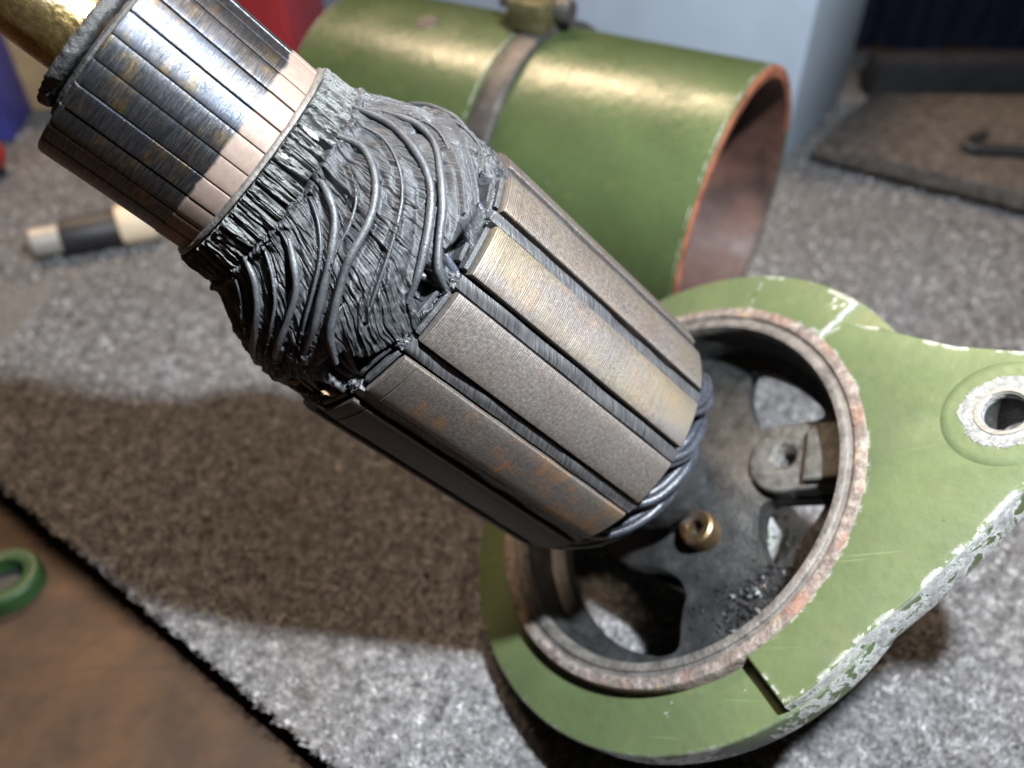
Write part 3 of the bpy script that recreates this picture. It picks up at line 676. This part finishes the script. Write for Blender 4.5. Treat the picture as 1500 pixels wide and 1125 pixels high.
for i in range(NT):
    o = cv[i] if i < 4 else inst(cv[i % 4], arm); p = T0+TP*(i+0.5)+random.uniform(-1, 1)
    o.location = Vector(cyl(1.25+random.uniform(-0.03, 0.05), p, 2.78))*S; o.rotation_euler = (0, 0, R_(p))
for i in range(NT):
    p = T0+TP*(i+0.5)
    for j in range(4):
        tube('conductor', [cyl(0.35, p+9-j*5.5, 2.36), cyl(0.75, p+7-j*4.4, 2.60-0.03*(j % 2)), cyl(1.1, p+3.6-j*2.4, 2.66-0.04*(j % 2)), cyl(1.42, p+1.8-j*1.2, 2.62)], 0.07, 'wirelac', arm, 8, 5)
# exposed copper scraps near the dark side
for s, p, sx, sz in ((0.62, -62, 0.05, 0.09), (1.12, -53, 0.035, 0.16)):
    o = crumb(p, 0.05, sx, sz, 'copper_bit', 'copper_scrap'); o.location = Vector(cyl(s, p, 2.86))*S; o.rotation_euler = (0, R_(20), R_(p))
# ---- lower end winding
lathe('end_disc', [(0.7, 4.04), (2.72, 4.04), (2.76, 3.98), (2.72, 3.92), (0.7, 3.92)], 'fibrecollar', arm, 84)
lathe('winding_core', [(2.5, 3.93), (2.42, 3.5), (2.2, 3.1), (1.8, 2.85), (1.2, 2.8), (0.75, 2.85)], 'black', arm, 64)
for i in range(NT):
    p = T0+TP*(i+0.5)
    up_ = random.uniform(-0.06, 0.1)
    for j in range(3):
        q = p-j*3.2+random.uniform(-1, 1); lf = 0.06*(j == 1)+up_; sw = random.uniform(0.85, 1.15)
        tube('conductor', [cyl(6.9, q, 2.52), cyl(7.15, q+2, 2.60+lf), cyl(7.42+0.07*j, q+12*sw, 2.60+lf), cyl(7.68+0.09*j, q+28*sw, 2.46+lf), cyl(7.92+0.08*j, q+45*sw, 2.2), cyl(8.08, q+58*sw, 1.8)], 0.085, 'wirelac', arm, 10, 6)

# ------------------------------------------------------------------ drive end housing
hx = np.array([0.72926941, -0.33933255, 0.59415449]); hz = np.array([-0.65577544, -0.09883123, 0.74845906]); hz /= np.linalg.norm(hz)
hx -= hz*(hx@hz); hx /= np.linalg.norm(hx); hy = np.cross(hz, hx)
hous = empty('drive_end_housing', (3.47535944, 12.86934578, 4.58023499+0.45), np.stack([hx, hy, hz]), 'chipped olive green starter end housing with mounting ear and rusty rim', 'motor housing')
# rusty register ring with groove and inner lip
lathe('register_ring', [(4.93, -0.62), (4.93, -0.08), (4.89, -0.03), (4.80, -0.015), (4.70, -0.02), (4.66, -0.045)], 'rust', hous, 160, 40)
lathe('inner_lip', [(4.665, -0.04), (4.655, -0.085), (4.63, -0.10), (4.55, -0.10), (4.535, -0.06), (4.50, -0.045), (4.42, -0.05), (4.36, -0.06)], 'lipmetal', hous, 160, 30)
lathe('primer_band', [(4.362, -0.06), (4.345, -0.085), (4.30, -0.24), (4.29, -0.30)], 'primer', hous, 160, 40, a0=-62, a1=14)
lathe('bore_lip', [(4.362, -0.06), (4.345, -0.085), (4.30, -0.24), (4.29, -0.30)], 'lipmetal', hous, 160, 40, a0=14, a1=298)
lathe('bore_wall', [(4.288, -0.28), (4.28, -0.55), (4.24, -0.6), (4.20, -1.9), (4.25, -2.05), (4.6, -2.05), (4.72, -1.9), (4.74, -1.0)], 'cast', hous, 140, 40)
# flange: lower annulus and the raised ear
plate('flange', [arc(6.13, 0, 357, 120), arc(4.70, 0, 357, 100)], -1.0, -0.32, 'green', hous, 0.06)
ear = [(2.42, -4.22), (3.22, -5.16), (3.45, -5.02)]+arc(6.10, -54, -41, 8)+[(5.67, -3.16), (6.6, -2.32), (7.3, -1.62), (7.9, -1.18)]+arc(1.2, -66, 84, 22, (8.15, 0.0))+[(7.77, 1.27), (6.67, 1.75), (5.75, 2.36), (5.29, 2.72), (4.55, 3.1), (3.98, 2.95)]
ear += arc(4.86, 36, -60, 40)
HOLEC = (7.33, 0.02)
plate('mounting_ear', [ear, arc(0.37, 0, 350, 36, HOLEC)], -0.84, -0.06, 'green_ear', hous, 0.05)
lathe('lug_rim', [(1.14, -0.09), (1.06, -0.05), (1.0, -0.03), (0.92, -0.024), (0.66, -0.024)], 'green', hous, 72).location = (HOLEC[0]*S, HOLEC[1]*S, 0)
def ragged(name, r0, r1, z, mat, amp, seed, cx, cy):
    V = []; F = []; n = 220
    for i in range(n):
        aa = 2*math.pi*i/n; g = float(gn(2*math.cos(aa)+seed, 2*math.sin(aa), 1.1))+0.5*float(gn(13*math.cos(aa), 13*math.sin(aa)+seed, 2.1))+0.35*float(gn(29*math.cos(aa), 29*math.sin(aa)+seed, 3.1))
        for r, dz in ((r0-0.02, -0.10), (r0, -0.012), (r0+0.05, 0), ((r0+r1)/2, 0.004), (r1+amp*g, 0.0), (r1+amp*g+0.012, -0.012)): V.append((cx+r*math.cos(aa), cy+r*math.sin(aa), z+dz))
    for i in range(n):
        for j in range(5): F.append((i*6+j, ((i+1) % n)*6+j, ((i+1) % n)*6+j+1, i*6+j+1))
    return mesh(name, V, F, mat, hous, True, 40)
ragged('bare_washer_face', 0.38, 0.72, -0.010, 'bare_lug', 0.075, 3.0, *HOLEC)
lathe('bolt_hole', [(0.375, -0.16), (0.36, -0.2), (0.355, -1.06), (0.37, -1.1)], 'cast', hous, 48).location = (HOLEC[0]*S, HOLEC[1]*S, 0)
lathe('hole_bush', [(0.50, -0.018), (0.49, 0.01), (0.42, 0.012), (0.385, -0.02), (0.37, -0.16)], 'machined', hous, 48).location = (HOLEC[0]*S, HOLEC[1]*S, 0)
# paint rib on the far side of the flange
rb = plate('flange_rib', [arc(6.05, 38, 66, 20)+arc(4.95, 66, 38, 20)], -0.45, -0.22, 'green_ear', hous, 0.04)
# inner web with openings
def sector(name, r0, r1, a0, a1, z0, z1, mat='cast', bev=0.10): return plate(name, [arc(r1, a0, a1, 24)+arc(r0, a1, a0, 16)], z0, z1, mat, hous, bev)
op1 = [(1.60, 3.55), (1.50, 2.86), (1.69, 1.99), (2.0, 1.50), (2.9, 1.60), (3.6, 1.55), (3.36, 2.05), (3.0, 2.5), (2.6, 2.92), (2.1, 3.3)]
op2 = [(2.10, -0.35), (1.97, -1.14), (2.15, -1.73), (2.35, -1.95), (2.88, -1.42), (3.3, -0.95), (3.55, -0.45), (2.8, -0.38)]
op3 = [(0.35, -2.25), (0.1, -3.0), (0.15, -3.7)]+arc(3.85, -94, -190, 24)+[(-2.9, 0.4), (-2.5, -0.95), (-1.4, -1.65), (-0.4, -1.75)]
def chaikin(p, n=2):
    for _ in range(n):
        p = [q for a_, b_ in zip(p, p[1:]+p[:1]) for q in ((0.75*a_[0]+0.25*b_[0], 0.75*a_[1]+0.25*b_[1]), (0.25*a_[0]+0.75*b_[0], 0.25*a_[1]+0.75*b_[1]))]
    return p
topp = [(0.95, -1.5), (0.95, -0.93), (1.0, -0.88), (1.25, -0.90), (1.6, -0.98), (2.0, -1.12), (2.5, -1.26), (3.1, -1.36), (3.7, -1.36), (4.1, -1.28), (4.286, -1.2)]
botp = [(4.286, -1.62), (3.7, -1.72), (3.1, -1.72), (2.4, -1.66), (1.6, -1.62), (0.95, -1.5)]
web = lathe('web_plate', topp+botp[:-1], 'cast', hous, 120, 40, closed=True)
for op in (op1, op2, op3):
    q = chaikin(op); bm = bmesh.new(); n_ = len(q)
    lo_ = [bm.verts.new((x*S, y*S, -3*S)) for x, y in q]; hi_ = [bm.verts.new((x*S, y*S, 0)) for x, y in q]
    bm.faces.new(hi_); bm.faces.new(lo_[::-1])
    for i in range(n_): bm.faces.new((lo_[i], lo_[(i+1) % n_], hi_[(i+1) % n_], hi_[i]))
    bmesh.ops.recalc_face_normals(bm, faces=bm.faces)
    cm = bpy.data.meshes.new('cut'); bm.to_mesh(cm); bm.free(); co_ = bpy.data.objects.new('cut', cm); col.objects.link(co_); co_.parent = hous
    bpy.context.view_layer.update()
    md = web.modifiers.new('b', 'BOOLEAN'); md.operation = 'DIFFERENCE'; md.object = co_; md.solver = 'EXACT'
    nm_ = bpy.data.meshes.new_from_object(web.evaluated_get(bpy.context.evaluated_depsgraph_get()))
    web.modifiers.clear(); web.data = nm_; bpy.data.objects.remove(co_)
web.data.shade_smooth(); web.data.set_sharp_from_angle(angle=R_(40)); web.data.name = 'web_plate'
lathe('nose', [(2.0, -1.9), (1.95, -3.0), (1.7, -3.6), (1.65, -4.6), (1.5, -4.8), (0, -4.8)], 'green', hous, 64)
# threaded boss by the wall
def boss(x, y, r, z0, z1, hole):
    o = lathe('threaded_boss', [(r+0.08, z0), (r, z1-0.05), (r-0.05, z1), (hole+0.06, z1), (hole, z1-0.05), (hole-0.02, z1-0.7), (0, z1-0.72)], 'machined', hous, 48); o.location = (x*S, y*S, 0); return o
LC = (2.72, 0.50)
lug_out = arc(0.88, 75, 285, 30, LC)+[(3.3, -0.40), (3.9, -0.42), (4.27, -0.38), (4.285, 0.1), (4.24, 0.7), (4.15, 1.15), (3.7, 1.22), (3.2, 1.32)]
plate('threaded_lug', [lug_out, arc(0.27, 0, 350, 28, LC)], -1.6, -0.93, 'lugmetal', hous, 0.10)
plate('lug_step', [[(3.22, -0.28), (3.8, -0.33), (4.25, -0.30), (4.2, 0.75), (4.12, 1.05), (3.6, 1.1), (3.36, 0.95)]], -0.96, -0.74, 'lugmetal', hous, 0.07)
o = lathe('threaded_hole', [(0.275, -0.97), (0.25, -1.02), (0.24, -1.7), (0, -1.72)], 'machined', hous, 32); o.location = (LC[0]*S, LC[1]*S, 0)
# socket screw, heat-tinted
scr = lathe('socket_screw', [(0, -0.95), (0.20, -0.95), (0.21, -0.66), (0.24, -0.61), (0.38, -0.59), (0.43, -0.63), (0.45, -0.71), (0.45, -1.25)], 'screw', hous, 40); scr.location = (0.76*S, -1.10*S, 0)
hx_ = plate('hex_socket', [arc(0.235, 0, 350, 30), arc(0.205, 0, 300, 6)], -0.72, -0.625, 'screw', scr, 0.012)
# metal shavings on the web
V = []; F = []
for i in range(260):
    aa = R_(random.gauss(-50, 9)); rr = random.uniform(3.0, 4.2)
    b = np.array([rr*math.cos(aa), rr*math.sin(aa), -1.34]); dr = rng.normal(size=3); dr[2] = abs(dr[2])*0.9; dr /= np.linalg.norm(dr)
    sd = np.cross(dr, rng.normal(size=3)); sd /= np.linalg.norm(sd); l = random.uniform(0.05, 0.2); w_ = random.uniform(0.012, 0.035); n0 = len(V)
    V += [b-sd*w_, b+sd*w_, b+dr*l+sd*w_*0.3, b+dr*l*0.6-sd*w_*1.4]; F.append((n0, n0+1, n0+2, n0+3))
tag(mesh('metal_shavings', V, F, 'shaving', hous, False), kind='stuff')
V = []; F = []
for i in range(420):
    aa = R_(random.gauss(-56, 9)); rr = random.uniform(2.5, 4.2); b = np.array([rr*math.cos(aa), rr*math.sin(aa), -1.34]); n0 = len(V); l = random.uniform(0.02, 0.09)
    for q in range(4): V.append(b+rng.normal(size=3)*l*0.6+np.array([0, 0, l*0.4]))
    F += [(n0, n0+1, n0+2), (n0, n0+2, n0+3), (n0, n0+3, n0+1), (n0+1, n0+3, n0+2)]
tag(mesh('black_grit', V, F, 'black', hous, False), kind='stuff')

# ------------------------------------------------------------------ field yoke tube behind
tn = np.array([math.cos(R_(-33)), math.sin(R_(-33)), 0]); TR = 5.25
yoke = empty('yoke_tube', (8.0, 25.3, TR), np.stack([np.array([0, 0, 1.0]), np.cross(tn, [0, 0, 1.0]), tn]), 'green painted motor tube lying on its side behind the armature', 'motor tube')
lathe('tube_shell', [(TR-0.42, 0.0), (TR-0.1, 0.02), (TR, -0.1), (TR, -10.0), (TR, -17.2), (TR-0.3, -17.4)], 'green_tube', yoke, 140)
lathe('tube_bore', [(TR-0.42, 0.0), (TR-0.47, -0.1), (TR-0.47, -17.2), (0, -17.3)], 'rust_inside', yoke, 120)
lathe('rim_lip', [(TR-0.44, 0.005), (TR-0.40, 0.05), (TR-0.12, 0.06), (TR-0.02, 0.0)], 'primer', yoke, 140, a0=-70, a1=110)
for k in range(4):                                        # pole shoes inside
    sh = lathe('pole_shoe', [(TR-0.5, -3.2), (TR-1.5, -3.3), (TR-1.6, -3.6), (TR-1.6, -14)], 'rust_inside', yoke, 24, a0=90*k+20, a1=90*k+75)
lathe('strap_band', [(TR+0.0, -7.5), (TR+0.2, -7.52), (TR+0.24, -7.6), (TR+0.24, -8.4), (TR+0.2, -8.48), (TR, -8.5)], 'strap_steel', yoke, 140)
lathe('cover_band', [(TR, -8.7), (TR+0.10, -8.75), (TR+0.10, -15.6), (TR, -15.7)], 'green_tube', yoke, 140)
box('strap_clamp', (1.0, 2.2, 1.5), (TR+0.6, 0.1, -8.3), 'clamp', yoke, (0, 0, 0), 0.15)
lathe('clamp_bolt', [(0, 1.3), (0.38, 1.3), (0.42, 1.2), (0.42, 0.8), (0.22, 0.78), (0.22, -1.6), (0, -1.6)], 'strap_steel', yoke, 24).location = ((TR+0.75)*S, 0.1*S, -8.3*S)
for aa in (15, 120, 250):
    o = lathe('pole_screw', [(0, 0.14), (0.42, 0.14), (0.5, 0.06), (0.52, 0.0)], 'strap_steel', yoke, 24)
    o.location = ((TR-0.02)*math.cos(R_(aa))*S, (TR-0.02)*math.sin(R_(aa))*S, -12.4*S); o.rotation_euler = (0, R_(90), R_(aa))

# ------------------------------------------------------------------ things at the back of the bench
def rect_box(name, corner, dir_, w, dpt, h, mat, label, cat, lid=True):
    dx = np.array([dir_[0], dir_[1], 0.0]); dx /= np.linalg.norm(dx); dy = np.cross([0, 0, 1.0], dx)
    e = empty(name, corner, np.stack([dx, dy, [0, 0, 1.0]]), label, cat)
    box('body', (w, dpt, h), (w/2, dpt/2, h/2), mat, e, bev=0.25, seg=3)
    if lid: box('lid', (w+0.5, dpt+0.5, 0.7), (w/2, dpt/2, h+0.36), mat, e, bev=0.2, seg=2)
    return e
sd_ = np.array([0.56, 0.83]); fr = np.array([-sd_[1], sd_[0]])      # right side and front directions
c0 = np.array([15.0, 41.2])
rect_box('storage_box', (*(c0+fr*36), 0.02), -fr, 36, 11.5, 9.0, 'pale_blue', 'pale blue plastic box standing behind the green tube', 'box')
rect_box('red_box', (-21, 44.0, 0.02), (1, -0.12), 9.5, 6, 12, 'red', 'dark red box next to the pale blue box', 'box', False)
rect_box('blue_crate', (-42, 41.5, 0.02), (1, 0.25), 13, 9, 8, 'deep_blue', 'deep blue box beside the tan block', 'box', False)
rect_box('tan_block', (-44, 48.0, 0.02), (1, 0.1), 20, 7, 12, 'tan', 'tan cardboard block behind the deep blue box', 'block', False)
kn = empty('red_knob', (-28.6, 40.0, 0.0), label='small squat red knob standing before the deep blue box', cat='knob')  # a small red knob on a black foot
lathe('body', [(0.5, 0.5), (1.1, 0.7), (1.25, 1.2), (1.1, 1.7), (0.6, 1.9), (0, 1.95)], 'red', kn, 32)
lathe('base', [(0.9, 0.0), (0.9, 0.2), (0.5, 0.3), (0.5, 0.6)], 'black', kn, 24)
# tool with bright tip
tl = empty('black_tool', (-21.2, 31.5, 0.0), label='short black handled tool with bright metal tip and cream collar', cat='tool'); tl.rotation_euler = (0, 0, R_(24)); tl.scale = (0.78, 0.78, 0.78)
def lx(name, prof, mat, z=0.85):
    o = lathe(name, prof, mat, tl, 32); o.rotation_euler = (0, R_(90), 0); o.location = (0, 0, z*S); return o
lx('tip', [(0, -0.9), (0.7, -0.9), (0.85, -0.75), (0.85, 0.8)], 'silver', 1.1)
lx('handle', [(0.8, 0.7), (1.05, 0.8), (1.1, 1.2), (1.1, 3.8), (1.0, 4.0)], 'black', 1.1)
lx('collar', [(1.0, 3.9), (1.15, 3.95), (1.2, 4.2), (1.2, 5.6), (1.1, 5.9), (0, 6.0)], 'cream', 1.2)
# brown felt slab with the hook tool
fd = np.array([0.81, -0.59]); fn_ = np.array([0.59, 0.81])
q0 = np.array([16.7, 41.2])
slab = [tuple(q0), tuple(q0+fd*30), (56, 47.6), (22.3, 48.6)]
sl = plate('felt_slab', [slab], 0.5, 1.5, 'brown_felt', None, 0.12); tag(sl, 'brown felt covered slab lying on the grey carpet behind', 'slab')
hk = empty('hook_tool', (24.3, 39.4, 1.5), label='thin black hooked rod lying on the brown felt slab', cat='hook')
tube('rod', [(0.3, 0.1, 0.32), (6, -0.9, 0.34), (14, -2.4, 0.34)], 0.3, 'black', hk)
tube('hook_end', [(0.3, 0.1, 0.32), (-0.2, 0.35, 0.36), (0.3, 0.9, 0.5), (1.0, 1.1, 0.7)], 0.28, 'black', hk)
# green cap on the lower board
gc = empty('green_cap', (-15.2, 14.1, -1.1), label='small round green cap with a dark hole on the brown board', cat='cap')
lathe('body', [(1.05, 0.0), (1.05, 0.5), (0.97, 0.62), (0.78, 0.64), (0.6, 0.58), (0.55, 0.05)], 'cap_green', gc, 48)
lathe('hole', [(0.56, 0.12), (0, 0.12)], 'black', gc, 32)

# ------------------------------------------------------------------ sub-parts hang on the part they belong to
def hang(root, part, names):
    p = next(o for o in root.children if o.name.split('.')[0] == part)
    for o in list(root.children):
        if o.name.split('.')[0] in names: o.parent = p
hang(hous, 'mounting_ear', ('lug_rim', 'bare_washer_face', 'bolt_hole', 'hole_bush'))
hang(hous, 'threaded_lug', ('lug_step', 'threaded_hole'))
hang(hous, 'register_ring', ('inner_lip', 'primer_band', 'bore_lip'))
hang(hous, 'flange', ('flange_rib',))
hang(yoke, 'strap_band', ('strap_clamp', 'clamp_bolt'))
hang(yoke, 'tube_shell', ('rim_lip', 'pole_screw'))
for o in bpy.data.objects:
    n_ = o.name.split('.')[0]
    if n_ == 'register_ring': o['label'] = 'rusty brown rim of the green housing'
    elif n_ == 'socket_screw': o['label'] = 'heat tinted socket screw inside the housing'
    elif n_ == 'strap_band': o['label'] = 'dark steel strap around the green tube'
